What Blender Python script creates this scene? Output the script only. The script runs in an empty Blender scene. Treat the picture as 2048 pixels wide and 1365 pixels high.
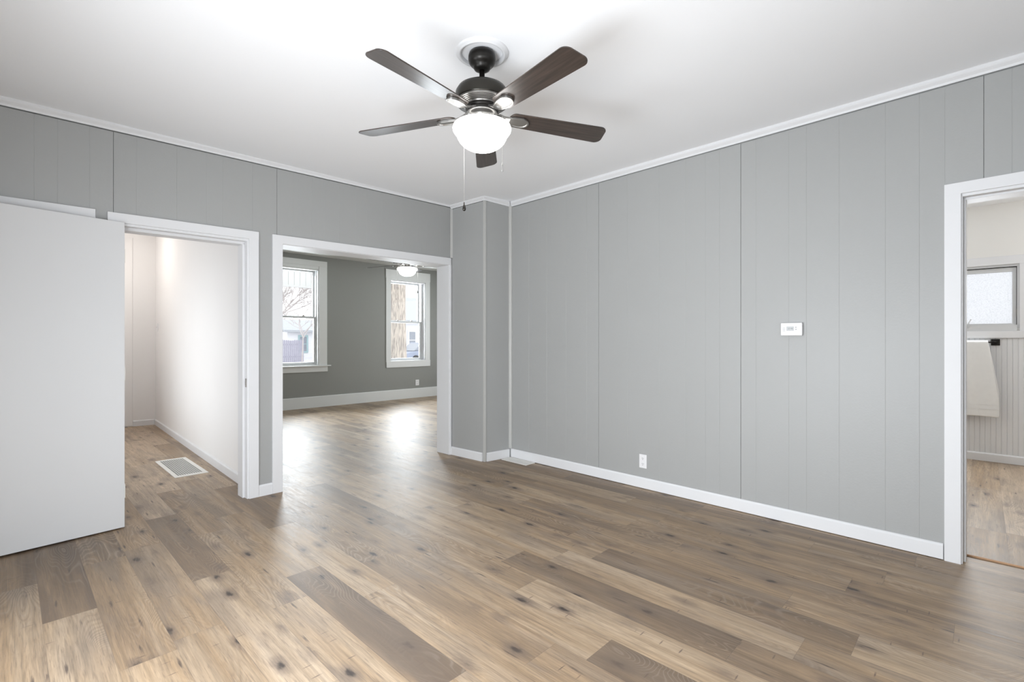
import bpy, bmesh, math, random
from mathutils import Vector, Matrix
R = math.radians
SC = bpy.context.scene
COL = SC.collection

# ------------------------------------------------------------------ camera
cam_data = bpy.data.cameras.new("camera")
cam_data.sensor_width = 36.0
cam_data.lens = 36.0 * 975.0 / 2048.0
cam_data.clip_start = 0.02
cam_data.clip_end = 300
cam = bpy.data.objects.new("camera", cam_data)
COL.objects.link(cam)
cam.location = (0, 0, 1.27)
cam.rotation_euler = (R(90), 0, R(44 - 90))
SC.camera = cam

# ------------------------------------------------------------------ view, sampling quality
SC.view_settings.view_transform = 'Standard'
SC.view_settings.look = 'None'
SC.view_settings.gamma = 1.0
SC.view_settings.exposure = 0.14
SC.view_settings.use_curve_mapping = False
SC.cycles.use_denoising = True
SC.cycles.max_bounces = 10
SC.cycles.diffuse_bounces = 6
SC.cycles.glossy_bounces = 4
SC.cycles.transparent_max_bounces = 12
SC.cycles.sample_clamp_indirect = 6.0
SC.cycles.caustics_reflective = False
SC.cycles.caustics_refractive = False

# ------------------------------------------------------------------ world: bright overcast sky
W = bpy.data.worlds.new("overcast_sky")
SC.world = W
W.use_nodes = True
bg = W.node_tree.nodes["Background"]
bg.inputs[0].default_value = (0.97, 0.98, 1.0, 1)
bg.inputs[1].default_value = 2.0

# ------------------------------------------------------------------ daylight at the windows, some of them added, lamps of the rooms
def area(name, loc, direction, sx, sy, power, color=(1, 1, 1), spread=180):
    d = bpy.data.lights.new(name, 'AREA')
    d.shape = 'RECTANGLE'; d.size = sx; d.size_y = sy
    d.energy = power; d.color = color; d.spread = R(spread)
    o = bpy.data.objects.new(name, d); COL.objects.link(o)
    o.location = loc
    o.rotation_euler = Vector(direction).to_track_quat('-Z', 'Y').to_euler()
    return o
DAY = (0.90, 0.95, 1.0)
WARM = (1.0, 0.90, 0.80)
area("added_side_daylight_near", (-0.47, 0.95, 0.95), (1, 0, 0), 1.3, 1.2, 94, DAY)  # added light for the main room, at an unseen side window
area("added_side_daylight_far", (-0.47, 2.40, 0.70), (1, 0, 0), 1.3, 1.1, 18, DAY)  # second added light at the same unseen side window
area("added_rear_daylight", (0.60, -0.62, 0.70), (0, 1, 0), 1.4, 1.1, 8, DAY)  # added light from behind the viewer, at an unseen window
area("daylight_front_window_small", (3.68, 9.50, 1.70), (0, -1, -0.1), 0.85, 1.7, 108, DAY)
area("daylight_front_window_large", (6.17, 9.48, 1.70), (0, -1, -0.1), 0.85, 1.7, 125, DAY)
area("daylight_parlor_window", (7.93, 6.8, 1.45), (-1, 0, -0.1), 2.6, 1.9, 40, DAY)
area("daylight_hall_window", (0.42, 6.3, 1.15), (1, 0, 0), 2.6, 1.9, 2.5, DAY)
area("daylight_bathroom_window", (7.10, 0.12, 1.73), (-1, 0, -0.1), 0.75, 0.5, 26, DAY)

# ------------------------------------------------------------------ helpers
def link(o, parent=None):
    COL.objects.link(o)
    if parent: o.parent = parent
    return o

def props(o, label=None, cat=None, kind=None, group=None):
    if label: o['label'] = label
    if cat: o['category'] = cat
    if kind: o['kind'] = kind
    if group: o['group'] = group
    return o

def empty(name, loc=(0, 0, 0), rz=0.0, **k):
    o = bpy.data.objects.new(name, None)
    o.empty_display_size = 0.1
    o.location = loc; o.rotation_euler = (0, 0, rz)
    link(o); props(o, **k)
    return o

class Frame:
    """a vertical wall plane: s along it, n out of it towards the viewer's side, z up"""
    def __init__(self, x, y, ang, flip=1):
        self.o = Vector((x, y, 0)); a = R(ang)
        self.s = Vector((math.cos(a), math.sin(a), 0))
        self.n = Vector((math.sin(a), -math.cos(a), 0)) * flip
    def P(self, s, n, z): return self.o + self.s * s + self.n * n + Vector((0, 0, z))

WORLD = Frame(0, 0, 0, -1)      # s = x, n = y

class MB:
    def __init__(self, fr=WORLD): self.bm = bmesh.new(); self.fr = fr
    def box(self, s0, s1, n0, n1, z0, z1, z0b=None, z1b=None):
        if z0b is None: z0b = z0
        if z1b is None: z1b = z1
        P = self.fr.P
        v = [self.bm.verts.new(P(*p)) for p in (
            (s0, n0, z0), (s1, n0, z0b), (s1, n1, z0b), (s0, n1, z0),
            (s0, n0, z1), (s1, n0, z1b), (s1, n1, z1b), (s0, n1, z1))]
        for f in ((0, 3, 2, 1), (4, 5, 6, 7), (0, 1, 5, 4), (1, 2, 6, 5), (2, 3, 7, 6), (3, 0, 4, 7)):
            self.bm.faces.new([v[i] for i in f])
        return self
    def prism(self, pts, z0, z1, top=None):
        """pts: (s, n) outline; top: optional z per point"""
        P = self.fr.P; n = len(pts)
        lo = [self.bm.verts.new(P(p[0], p[1], z0)) for p in pts]
        hi = [self.bm.verts.new(P(p[0], p[1], (top[i] if top else z1))) for i, p in enumerate(pts)]
        self.bm.faces.new(lo[::-1]); self.bm.faces.new(hi)
        for i in range(n):
            j = (i + 1) % n
            self.bm.faces.new((lo[i], lo[j], hi[j], hi[i]))
        return self
    def sweep(self, s0, s1, prof, za=0.0, zb=0.0, m0=0.0, m1=0.0):
        """profile of (n, z) points run along s; za / zb: height added at each end; m0 / m1: mitre, s shift per n"""
        P = self.fr.P
        a = [self.bm.verts.new(P(s0 + m0 * n, n, z + za)) for n, z in prof]
        b = [self.bm.verts.new(P(s1 + m1 * n, n, z + zb)) for n, z in prof]
        self.bm.faces.new(a); self.bm.faces.new(b[::-1])
        k = len(prof)
        for i in range(k):
            j = (i + 1) % k
            self.bm.faces.new((a[i], b[i], b[j], a[j]))
        return self
    def panel(self, s0, s1, z0, z1, grooves, seams=(), z1b=None, depth=-0.02, gw=0.0022, gd=0.0009):
        """grooved paneling: surface at n = 0 with V grooves cut at the listed s"""
        P = self.fr.P
        if z1b is None: z1b = z1
        pts = [(s0, 0.0)]
        for g in sorted([(g, 0) for g in grooves] + [(g, 1) for g in seams]):
            c, k = g
            if not s0 + 0.01 < c < s1 - 0.01: continue
            w = gw if not k else 0.0016
            d = gd if not k else 0.007
            pts += [(c - w, 0), (c - w * 0.4, -d), (c + w * 0.4, -d), (c + w, 0)]
        pts.append((s1, 0.0))
        zt = lambda s: z1 + (z1b - z1) * (s - s0) / (s1 - s0)
        lo = [self.bm.verts.new(P(s, n, z0)) for s, n in pts]
        hi = [self.bm.verts.new(P(s, n, zt(s))) for s, n in pts]
        for i in range(len(pts) - 1):
            self.bm.faces.new((lo[i], lo[i + 1], hi[i + 1], hi[i]))
        # closed back
        b = [self.bm.verts.new(P(s, depth, z)) for s, z in ((s0, z0), (s1, z0), (s1, zt(s1)), (s0, zt(s0)))]
        self.bm.faces.new(b[::-1])
        self.bm.faces.new([lo[0], hi[0], b[3], b[0]])
        self.bm.faces.new([lo[-1], b[1], b[2], hi[-1]])
        self.bm.faces.new(hi[::-1][:0] or [*hi, b[2], b[3]]) if len(hi) >= 2 else None
        self.bm.faces.new([*lo[::-1], b[0], b[1]])
        return self
    def lathe(self, prof, c=(0, 0, 0), seg=48, cap=True):
        """profile of (r, z), revolved about a vertical axis at world point c"""
        rings = []
        for r, z in prof:
            if r < 1e-6: rings.append([self.bm.verts.new((c[0], c[1], c[2] + z))])
            else: rings.append([self.bm.verts.new((c[0] + r * math.cos(2 * math.pi * i / seg), c[1] + r * math.sin(2 * math.pi * i / seg), c[2] + z)) for i in range(seg)])
        for a, b in zip(rings, rings[1:]):
            for i in range(seg):
                j = (i + 1) % seg
                q = [a[i % len(a)], a[j % len(a)], b[j % len(b)], b[i % len(b)]]
                u = []
                for v in q:
                    if v not in u: u.append(v)
                if len(u) >= 3: self.bm.faces.new(u)
        return self
    def tube(self, pts, r, seg=10, r2=None):
        pts = [Vector(p) for p in pts]; n = len(pts); rings = []
        for i, p in enumerate(pts):
            t = (pts[min(i + 1, n - 1)] - pts[max(i - 1, 0)]).normalized()
            up = Vector((0, 0, 1)) if abs(t.z) < 0.9 else Vector((1, 0, 0))
            x = t.cross(up).normalized(); y = t.cross(x)
            rr = r if r2 is None else r + (r2 - r) * i / (n - 1)
            rings.append([self.bm.verts.new(p + (x * math.cos(2 * math.pi * k / seg) + y * math.sin(2 * math.pi * k / seg)) * rr) for k in range(seg)])
        for a, b in zip(rings, rings[1:]):
            for k in range(seg):
                j = (k + 1) % seg
                self.bm.faces.new((a[k], a[j], b[j], b[k]))
        self.bm.faces.new(rings[0][::-1]); self.bm.faces.new(rings[-1])
        return self
    def quad(self, pts):
        self.bm.faces.new([self.bm.verts.new(p) for p in pts]); return self
    def build(self, name, m, parent=None, smooth=False, bevel=0.0, bseg=2, **k):
        bmesh.ops.recalc_face_normals(self.bm, faces=self.bm.faces)
        me = bpy.data.meshes.new(name); self.bm.to_mesh(me); self.bm.free()
        if isinstance(m, (list, tuple)):
            for x in m: me.materials.append(x)
        else: me.materials.append(m)
        o = bpy.data.objects.new(name, me); link(o, parent)
        if smooth:
            for p in me.polygons: p.use_smooth = True
        if bevel:
            b = o.modifiers.new("bevel", 'BEVEL'); b.width = bevel; b.segments = bseg
            b.limit_method = 'ANGLE'; b.angle_limit = R(40)
        props(o, **k)
        return o

# ------------------------------------------------------------------ materials
def new_mat(name):
    m = bpy.data.materials.new(name); m.use_nodes = True
    return m, m.node_tree, m.node_tree.nodes, m.node_tree.links, m.node_tree.nodes["Principled BSDF"]

def paint(name, col, rough=0.5, var=0.03, scale=3.0, bump=0.0, bscale=120.0, metallic=0.0, spec=0.5):
    m, nt, N, L, b = new_mat(name)
    geo = N.new('ShaderNodeNewGeometry')
    nz = N.new('ShaderNodeTexNoise'); nz.inputs['Scale'].default_value = scale; nz.inputs['Detail'].default_value = 3
    L.new(geo.outputs['Position'], nz.inputs['Vector'])
    mr = N.new('ShaderNodeMapRange'); mr.inputs['To Min'].default_value = 1 - var; mr.inputs['To Max'].default_value = 1 + var
    L.new(nz.outputs['Fac'], mr.inputs['Value'])
    mx = N.new('ShaderNodeVectorMath'); mx.operation = 'SCALE'; mx.inputs[0].default_value = col[:3]
    L.new(mr.outputs['Result'], mx.inputs['Scale']); L.new(mx.outputs['Vector'], b.inputs['Base Color'])
    b.inputs['Roughness'].default_value = rough; b.inputs['Metallic'].default_value = metallic
    b.inputs['Specular IOR Level'].default_value = spec
    if bump:
        n2 = N.new('ShaderNodeTexNoise'); n2.inputs['Scale'].default_value = bscale; n2.inputs['Detail'].default_value = 4
        L.new(geo.outputs['Position'], n2.inputs['Vector'])
        bp = N.new('ShaderNodeBump'); bp.inputs['Strength'].default_value = bump; bp.inputs['Distance'].default_value = 0.002
        L.new(n2.outputs['Fac'], bp.inputs['Height']); L.new(bp.outputs['Normal'], b.inputs['Normal'])
    return m

def emit(name, col, strength):
    m, nt, N, L, b = new_mat(name)
    b.inputs['Base Color'].default_value = (*col, 1)
    b.inputs['Emission Color'].default_value = (*col, 1); b.inputs['Emission Strength'].default_value = strength
    b.inputs['Roughness'].default_value = 0.3
    return m

M = {}
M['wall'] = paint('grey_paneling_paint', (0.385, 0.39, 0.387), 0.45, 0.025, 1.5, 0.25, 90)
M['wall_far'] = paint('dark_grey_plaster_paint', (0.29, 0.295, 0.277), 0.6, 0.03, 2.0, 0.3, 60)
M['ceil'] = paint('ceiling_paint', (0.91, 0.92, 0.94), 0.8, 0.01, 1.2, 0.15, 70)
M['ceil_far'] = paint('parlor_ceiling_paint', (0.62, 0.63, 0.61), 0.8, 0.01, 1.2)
M['trim'] = paint('white_trim_paint', (0.77, 0.775, 0.79), 0.50, 0.015, 6, 0.12, 40)
M['trim_far'] = paint('parlor_trim_paint', (0.76, 0.77, 0.76), 0.4, 0.015, 6)
M['door'] = paint('white_door_paint', (0.69, 0.695, 0.705), 0.42, 0.012, 2.0, 0.1, 50)
M['strip'] = paint('grey_corner_strip_paint', (0.50, 0.50, 0.485), 0.4, 0.02, 8)
M['hall'] = paint('hall_white_paint', (0.86, 0.85, 0.845), 0.75, 0.015, 2.0, 0.1, 50)
M['bath'] = paint('bath_white_paint', (0.80, 0.79, 0.765), 0.5, 0.015, 2.0)
M['bead'] = paint('beadboard_paint', (0.74, 0.75, 0.76), 0.45, 0.02, 4.0)
M['plastic'] = paint('white_plastic', (0.82, 0.82, 0.83), 0.35, 0.01)
M['plastic_grey'] = paint('grey_plastic', (0.45, 0.45, 0.47), 0.4, 0.02)
M['screen'] = paint('lcd_glass', (0.55, 0.57, 0.58), 0.15, 0.01)
M['dark'] = paint('dark_slot', (0.03, 0.03, 0.03), 0.6, 0.05)
M['black_metal'] = paint('black_metal', (0.022, 0.020, 0.018), 0.35, 0.1, 20, metallic=0.6)
M['bronze'] = paint('dark_bronze_metal', (0.038, 0.035, 0.030), 0.36, 0.1, 20, metallic=0.8)
M['brushed'] = paint('bronze_bracket_metal', (0.32, 0.31, 0.295), 0.30, 0.05, 20, metallic=0.85)
M['chain'] = paint('chain_metal', (0.55, 0.54, 0.52), 0.3, 0.05, metallic=0.9)
M['steel'] = paint('aged_steel', (0.30, 0.28, 0.26), 0.4, 0.2, 60, metallic=0.7)
M['enamel'] = paint('white_enamel', (0.80, 0.79, 0.75), 0.35, 0.02)
M['vinyl'] = paint('vinyl_window_white', (0.66, 0.67, 0.68), 0.35, 0.01)
M['towel'] = paint('white_terry_cloth', (0.85, 0.85, 0.84), 0.95, 0.03, 25, 0.8, 500)
M['globe'] = emit('lit_frosted_globe', (1.0, 0.985, 0.96), 9.0)
M['siding'] = paint('white_lap_siding', (0.80, 0.80, 0.82), 0.7, 0.03, 0.6)
M['shingle'] = paint('pale_grey_shingles', (0.46, 0.48, 0.51), 0.9, 0.15, 12)
M['fence'] = paint('weathered_fence_wood', (0.40, 0.39, 0.46), 0.9, 0.12, 6)
M['teal'] = paint('teal_window_trim', (0.36, 0.49, 0.51), 0.6, 0.03)
M['outglass'] = paint('dim_window_glass', (0.30, 0.32, 0.36), 0.2, 0.1, 2)
M['snow'] = paint('pale_winter_ground', (0.66, 0.66, 0.68), 0.9, 0.08, 0.7)
M['twig'] = paint('winter_twig_bark', (0.50, 0.46, 0.45), 0.9, 0.1, 5)
M['carpaint'] = paint('blue_grey_car_paint', (0.30, 0.34, 0.44), 0.3, 0.03)
M['porch'] = paint('porch_beadboard_paint', (0.63, 0.63, 0.62), 0.6, 0.02)

def glass_mat():
    m = bpy.data.materials.new('window_glass'); m.use_nodes = True
    nt = m.node_tree; N = nt.nodes; L = nt.links; N.clear()
    o = N.new('ShaderNodeOutputMaterial'); mx = N.new('ShaderNodeMixShader')
    t = N.new('ShaderNodeBsdfTransparent'); t.inputs[0].default_value = (0.96, 0.97, 0.97, 1)
    g = N.new('ShaderNodeBsdfGlossy'); g.inputs['Roughness'].default_value = 0.02
    f = N.new('ShaderNodeFresnel'); f.inputs[0].default_value = 1.2
    L.new(f.outputs[0], mx.inputs[0]); L.new(t.outputs[0], mx.inputs[1]); L.new(g.outputs[0], mx.inputs[2])
    L.new(mx.outputs[0], o.inputs[0])
    return m
M['glass'] = glass_mat()

def frosted_mat():
    m, nt, N, L, b = new_mat('frosted_glass')
    b.inputs['Base Color'].default_value = (0.72, 0.74, 0.78, 1)
    b.inputs['Roughness'].default_value = 0.6
    b.inputs['Transmission Weight'].default_value = 0.75
    vo = N.new('ShaderNodeTexVoronoi'); vo.inputs['Scale'].default_value = 90
    geo = N.new('ShaderNodeNewGeometry'); L.new(geo.outputs['Position'], vo.inputs['Vector'])
    cr = N.new('ShaderNodeValToRGB'); L.new(vo.outputs['Distance'], cr.inputs[0]); L.new(cr.outputs[0], b.inputs['Base Color'])
    cr.color_ramp.elements[0].color = (0.84, 0.86, 0.89, 1); cr.color_ramp.elements[1].color = (0.62, 0.64, 0.67, 1)
    bp = N.new('ShaderNodeBump'); bp.inputs['Strength'].default_value = 0.6; bp.inputs['Distance'].default_value = 0.003
    L.new(vo.outputs['Distance'], bp.inputs['Height']); L.new(bp.outputs['Normal'], b.inputs['Normal'])
    return m
M['frosted'] = frosted_mat()

def blade_mat():
    m, nt, N, L, b = new_mat('dark_walnut_blade')
    tc = N.new('ShaderNodeTexCoord'); mp = N.new('ShaderNodeMapping'); mp.inputs['Scale'].default_value = (4, 70, 4)
    L.new(tc.outputs['Object'], mp.inputs['Vector'])
    nz = N.new('ShaderNodeTexNoise'); nz.inputs['Scale'].default_value = 1.0; nz.inputs['Detail'].default_value = 6
    L.new(mp.outputs[0], nz.inputs['Vector'])
    cr = N.new('ShaderNodeValToRGB'); cr.color_ramp.elements[0].color = (0.022, 0.016, 0.013, 1); cr.color_ramp.elements[1].color = (0.058, 0.040, 0.032, 1)
    cr.color_ramp.elements[0].position = 0.35; cr.color_ramp.elements[1].position = 0.7
    L.new(nz.outputs['Fac'], cr.inputs[0]); L.new(cr.outputs[0], b.inputs['Base Color'])
    b.inputs['Roughness'].default_value = 0.42
    b.inputs['Coat Weight'].default_value = 0.45; b.inputs['Coat Roughness'].default_value = 0.20; b.inputs['Coat IOR'].default_value = 1.5
    return m
M['blade'] = blade_mat()

def bark_mat():
    m, nt, N, L, b = new_mat('furrowed_bark')
    geo = N.new('ShaderNodeNewGeometry'); mp = N.new('ShaderNodeMapping'); mp.inputs['Scale'].default_value = (20, 20, 2.4)
    L.new(geo.outputs['Position'], mp.inputs['Vector'])
    nz = N.new('ShaderNodeTexNoise'); nz.inputs['Scale'].default_value = 1.6; nz.inputs['Detail'].default_value = 6; nz.inputs['Distortion'].default_value = 1.0
    L.new(mp.outputs[0], nz.inputs['Vector'])
    cr = N.new('ShaderNodeValToRGB'); cr.color_ramp.elements[0].color = (0.35, 0.31, 0.28, 1); cr.color_ramp.elements[1].color = (0.62, 0.55, 0.48, 1)
    cr.color_ramp.elements[0].position = 0.40; cr.color_ramp.elements[1].position = 0.58
    L.new(nz.outputs['Fac'], cr.inputs[0]); L.new(cr.outputs[0], b.inputs['Base Color'])
    b.inputs['Roughness'].default_value = 0.95
    bp = N.new('ShaderNodeBump'); bp.inputs['Strength'].default_value = 0.8; bp.inputs['Distance'].default_value = 0.03
    L.new(nz.outputs['Fac'], bp.inputs['Height']); L.new(bp.outputs['Normal'], b.inputs['Normal'])
    return m
M['bark'] = bark_mat()

def plank_mat():
    """oak laminate: per-plank tone comes with the mesh ('plank': tone, seed, streak), metre coordinates in the UV map"""
    m, nt, N, L, b = new_mat('oak_plank_floor')
    def math_(op, a, c=None, clamp=False):
        n = N.new('ShaderNodeMath'); n.operation = op; n.use_clamp = clamp
        for i, v in enumerate((a, c)):
            if v is None: continue
            if isinstance(v, (int, float)): n.inputs[i].default_value = v
            else: L.new(v, n.inputs[i])
        return n.outputs[0]
    def rng(v, a, c, d=0.0, e=1.0, smooth=False):
        n = N.new('ShaderNodeMapRange'); n.interpolation_type = 'SMOOTHSTEP' if smooth else 'LINEAR'
        L.new(v, n.inputs['Value'])
        for k, x in (('From Min', a), ('From Max', c), ('To Min', d), ('To Max', e)): n.inputs[k].default_value = x
        return n.outputs['Result']
    def mixc(f, a, c, mode='MIX'):
        n = N.new('ShaderNodeMix'); n.data_type = 'RGBA'; n.blend_type = mode
        if isinstance(f, (int, float)): n.inputs[0].default_value = f
        else: L.new(f, n.inputs[0])
        for i, v in ((6, a), (7, c)):
            if isinstance(v, tuple): n.inputs[i].default_value = (*v, 1)
            else: L.new(v, n.inputs[i])
        return n.outputs[2]
    uv = N.new('ShaderNodeUVMap'); uv.uv_map = 'metres'
    sp = N.new('ShaderNodeSeparateXYZ'); L.new(uv.outputs[0], sp.inputs[0])
    u, v = sp.outputs[0], sp.outputs[1]
    at = N.new('ShaderNodeAttribute'); at.attribute_name = 'plank'
    sa = N.new('ShaderNodeSeparateColor'); L.new(at.outputs['Color'], sa.inputs[0])
    tone, seed, streak = sa.outputs[0], sa.outputs[1], sa.outputs[2]
    seedz = math_('MULTIPLY', seed, 57.0)
    def vec(su, sv):
        c = N.new('ShaderNodeCombineXYZ')
        L.new(math_('MULTIPLY', u, su), c.inputs[0]); L.new(math_('MULTIPLY', v, sv), c.inputs[1]); L.new(seedz, c.inputs[2])
        return c.outputs[0]
    def noise(su, sv, det=4, dist=0.0, rough=0.5):
        n = N.new('ShaderNodeTexNoise'); n.inputs['Scale'].default_value = 1; n.inputs['Detail'].default_value = det
        n.inputs['Distortion'].default_value = dist; n.inputs['Roughness'].default_value = rough
        L.new(vec(su, sv), n.inputs['Vector']); return n.outputs['Fac']
    # broad light / dark figure lengthwise
    broad = noise(12, 0.75, 3, 0.5)
    t = math_('ADD', tone, math_('MULTIPLY', math_('SUBTRACT', broad, 0.5), 1.1))
    cr = N.new('ShaderNodeValToRGB'); L.new(t, cr.inputs[0])
    e = cr.color_ramp.elements
    e[0].position = 0.0; e[0].color = (0.150, 0.104, 0.066, 1)
    e[1].position = 1.0; e[1].color = (0.455, 0.350, 0.250, 1)
    for p, c in ((0.25, (0.225, 0.157, 0.100)), (0.5, (0.325, 0.225, 0.136)), (0.75, (0.385, 0.285, 0.190))):
        x = e.new(p); x.color = (*c, 1)
    col = cr.outputs[0]
    # grey smoky patches
    smoke = rng(noise(6, 1.6, 3, 0.5), 0.46, 0.70, 0, 0.62, True)
    col = mixc(smoke, col, (0.235, 0.186, 0.145))
    # cathedral rings
    ring = noise(5.0, 1.05, 1.6, 0.35, 0.42)
    fr = math_('FRACT', math_('MULTIPLY', ring, 46.0))
    line = rng(math_('ABSOLUTE', math_('SUBTRACT', fr, 0.5)), 0.0, 0.22, 1.0, 0.0, True)
    ringamt = math_('MULTIPLY', line, rng(noise(3, 0.9, 2), 0.50, 0.62, 0.0, 0.30, True))
    col = mixc(ringamt, col, (0.50, 0.40, 0.30))
    dl = rng(math_('ABSOLUTE', math_('SUBTRACT', fr, 0.5)), 0.30, 0.5, 0.0, 1.0, True)
    col = mixc(math_('MULTIPLY', dl, rng(noise(3, 0.9, 2), 0.48, 0.62, 0.03, 0.34, True)), col, (0.15, 0.105, 0.075))
    # fine grain
    g1 = noise(230, 7, 4, 0.3, 0.65)
    g2 = noise(60, 2.2, 3, 0.2)
    gv = math_('ADD', rng(g1, 0.3, 0.7, -0.24, 0.24), rng(g2, 0.3, 0.7, -0.15, 0.15))
    gs = N.new('ShaderNodeVectorMath'); gs.operation = 'SCALE'; L.new(col, gs.inputs[0]); L.new(math_('ADD', gv, 1.0), gs.inputs['Scale'])
    col = gs.outputs[0]
    fl = rng(noise(170, 9, 3, 0.3), 0.56, 0.68, 0.0, 0.42, True)
    col = mixc(fl, col, (0.16, 0.115, 0.085))
    # knots with their dark halo
    def voro(su, sv, keep):
        n = N.new('ShaderNodeTexVoronoi'); n.voronoi_dimensions = '3D'; n.inputs['Scale'].default_value = 1
        d = N.new('ShaderNodeVectorMath'); d.operation = 'ADD'
        L.new(vec(su, sv), d.inputs[0])
        nn = N.new('ShaderNodeTexNoise'); nn.inputs['Scale'].default_value = 3.0; nn.inputs['Detail'].default_value = 3
        L.new(vec(su * 2.2, sv * 1.6), nn.inputs['Vector'])
        ns = N.new('ShaderNodeVectorMath'); ns.operation = 'SCALE'; ns.inputs['Scale'].default_value = 0.26
        nc = N.new('ShaderNodeVectorMath'); nc.operation = 'SUBTRACT'; nc.inputs[1].default_value = (0.5, 0.5, 0.5)
        L.new(nn.outputs['Color'], nc.inputs[0]); L.new(nc.outputs[0], ns.inputs[0]); L.new(ns.outputs[0], d.inputs[1])
        L.new(d.outputs[0], n.inputs['Vector'])
        s2 = N.new('ShaderNodeSeparateColor'); L.new(n.outputs['Color'], s2.inputs[0])
        return n.outputs['Distance'], math_('GREATER_THAN', s2.outputs[0], keep)
    kd, kk = voro(10.0, 4.4, 0.46)
    core = math_('MULTIPLY', rng(kd, 0.06, 0.19, 0.95, 0.0, True), kk)
    halo = math_('MULTIPLY', rng(kd, 0.08, 0.50, 0.72, 0.0, True), kk)
    cd, ck = voro(26.0, 3.2, 0.58)
    crack = math_('MULTIPLY', math_('MULTIPLY', rng(cd, 0.05, 0.20, 0.9, 0.0, True), ck), 0.9)
    hd, hk = voro(9.0, 60.0, 0.93)
    cross = math_('MULTIPLY', rng(hd, 0.05, 0.26, 0.85, 0.0, True), hk)
    col = mixc(math_('MULTIPLY', halo, 1.0), col, (0.135, 0.100, 0.080))
    col = mixc(core, col, (0.028, 0.020, 0.018))
    col = mixc(crack, col, (0.060, 0.044, 0.040))
    col = mixc(cross, col, (0.105, 0.070, 0.060))
    # extra dark heartwood streak of single planks
    hs = math_('MULTIPLY', rng(noise(7, 0.7, 2, 0.4), 0.36, 0.60, 0.0, 0.85, True), streak)
    col = mixc(hs, col, (0.125, 0.090, 0.066))
    l2 = math_('MULTIPLY', math_('MULTIPLY', line, streak), rng(noise(5, 1.2, 2), 0.42, 0.60, 0.05, 0.5, True))
    col = mixc(l2, col, (0.29, 0.24, 0.19))
    # seams
    e1 = N.new('ShaderNodeUVMap'); e1.uv_map = 'edge'
    se = N.new('ShaderNodeSeparateXYZ'); L.new(e1.outputs[0], se.inputs[0])
    def edge(x, w):
        d = math_('MINIMUM', x, math_('SUBTRACT', 1.0, x))
        return rng(d, 0.0, w, 1.0, 0.0)
    seam = math_('MAXIMUM', edge(se.outputs[0], 0.008), edge(se.outputs[1], 0.0012))
    col = mixc(math_('MULTIPLY', seam, 0.45), col, (0.10, 0.075, 0.06))
    L.new(col, b.inputs['Base Color'])
    L.new(rng(g1, 0.3, 0.7, 0.42, 0.54), b.inputs['Roughness'])
    b.inputs['Specular IOR Level'].default_value = 0.55
    bp = N.new('ShaderNodeBump'); bp.inputs['Strength'].default_value = 0.25; bp.inputs['Distance'].default_value = 0.0012
    L.new(math_('SUBTRACT', g1, math_('MULTIPLY', seam, 1.0)), bp.inputs['Height']); L.new(bp.outputs['Normal'], b.inputs['Normal'])
    return m
M['plank'] = plank_mat()

# ------------------------------------------------------------------ frames of the walls (an old house: nothing quite square)
FA = Frame(0.0, 4.228, 1.014)            # wall with the two openings
FAb = Frame(0.0, 4.440, 1.014, -1)       # its far side
FB = Frame(3.7735, 0.0, 89.06, -1)       # long paneled wall, s grows away from the bathroom door
FW = Frame(0.0, 9.229, -0.67)            # wall with the two parlor windows
FH = Frame(1.430, 4.46, 88.29, -1)       # hall side wall, s away from the viewer

# ------------------------------------------------------------------ floor
rng_ = random.Random(11)
EDGES = [.11, .298, .487, .678, .862, 1.041, 1.228, 1.408, 1.60, 1.785, 1.973, 2.172, 2.366, 2.56, 2.755, 2.955, 3.16, 3.35, 3.545, 3.74]
x = .11
while x > -1.0: x -= .19; EDGES.insert(0, x)
x = EDGES[-1]
while x < 8.4: x += .192; EDGES.append(x)
JOINT = {.11: 3.03, .298: 3.645, .487: 2.46, .678: 2.997, .862: 2.42, 1.041: 2.69, 1.228: 2.21, 1.408: 2.55, 1.60: 2.395, 1.785: 1.708,
         1.973: 1.995, 2.172: 1.805, 2.366: 1.643, 2.56: 1.947, 2.755: 1.35, 2.955: 1.762, 3.16: 1.637, 3.35: 2.02}
# (column, a point inside the plank): tone 0 dark .. 1 light, heartwood streak
TONE = {(1.041, 2.0): (.26, .9), (1.973, 1.4): (.20, .55), (.11, 3.6): (.16, .8), (.678, 3.5): (.34, .4), (2.366, 1.1): (.28, .75),
        (1.228, 1.5): (.62, .1), (1.228, 2.8): (.66, 0), (1.408, 1.9): (.50, .35), (1.60, 1.8): (.66, .3), (1.785, 1.2): (.74, .2),
        (1.785, 2.3): (.60, .4), (1.60, .7): (.42, .8), (1.973, .4): (.30, .6), (2.172, 1.2): (.78, .15), (2.172, .2): (.62, .5),
        (2.366, .2): (.72, 0), (2.56, .3): (.58, .15), (2.755, .8): (.38, .1), (2.56, 1.3): (.42, .1), (2.955, .2): (.34, .1),
        (2.955, 1.0): (.50, .2), (3.16, 0.2): (.55, .1), (3.16, 1.0): (.46, .2), (3.35, .4): (.66, .2), (3.545, .6): (.36, .4), (3.545, 1.8): (.34, .5),
        (1.041, 0.9): (.5, 0), (.862, 1.9): (.70, .1), (.678, 2.4): (.80, .1), (.487, 3.0): (.62, .3), (.487, 1.9): (.66, .2), (.298, 3.2): (.50, .5),
        (.298, 2.4): (.50, .3), (.11, 2.4): (.72, .1), (-.08, 3.0): (.66, .2), (-.08, 2.0): (.70, .1), (.862, 3.0): (.68, .2), (1.041, 3.2): (.6, .2),
        (2.755, 1.7): (.40, .3), (2.56, 2.3): (.36, .2), (2.366, 2.3): (.66, .3), (2.172, 2.4): (.62, .2), (1.973, 2.6): (.70, .3)}

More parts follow.
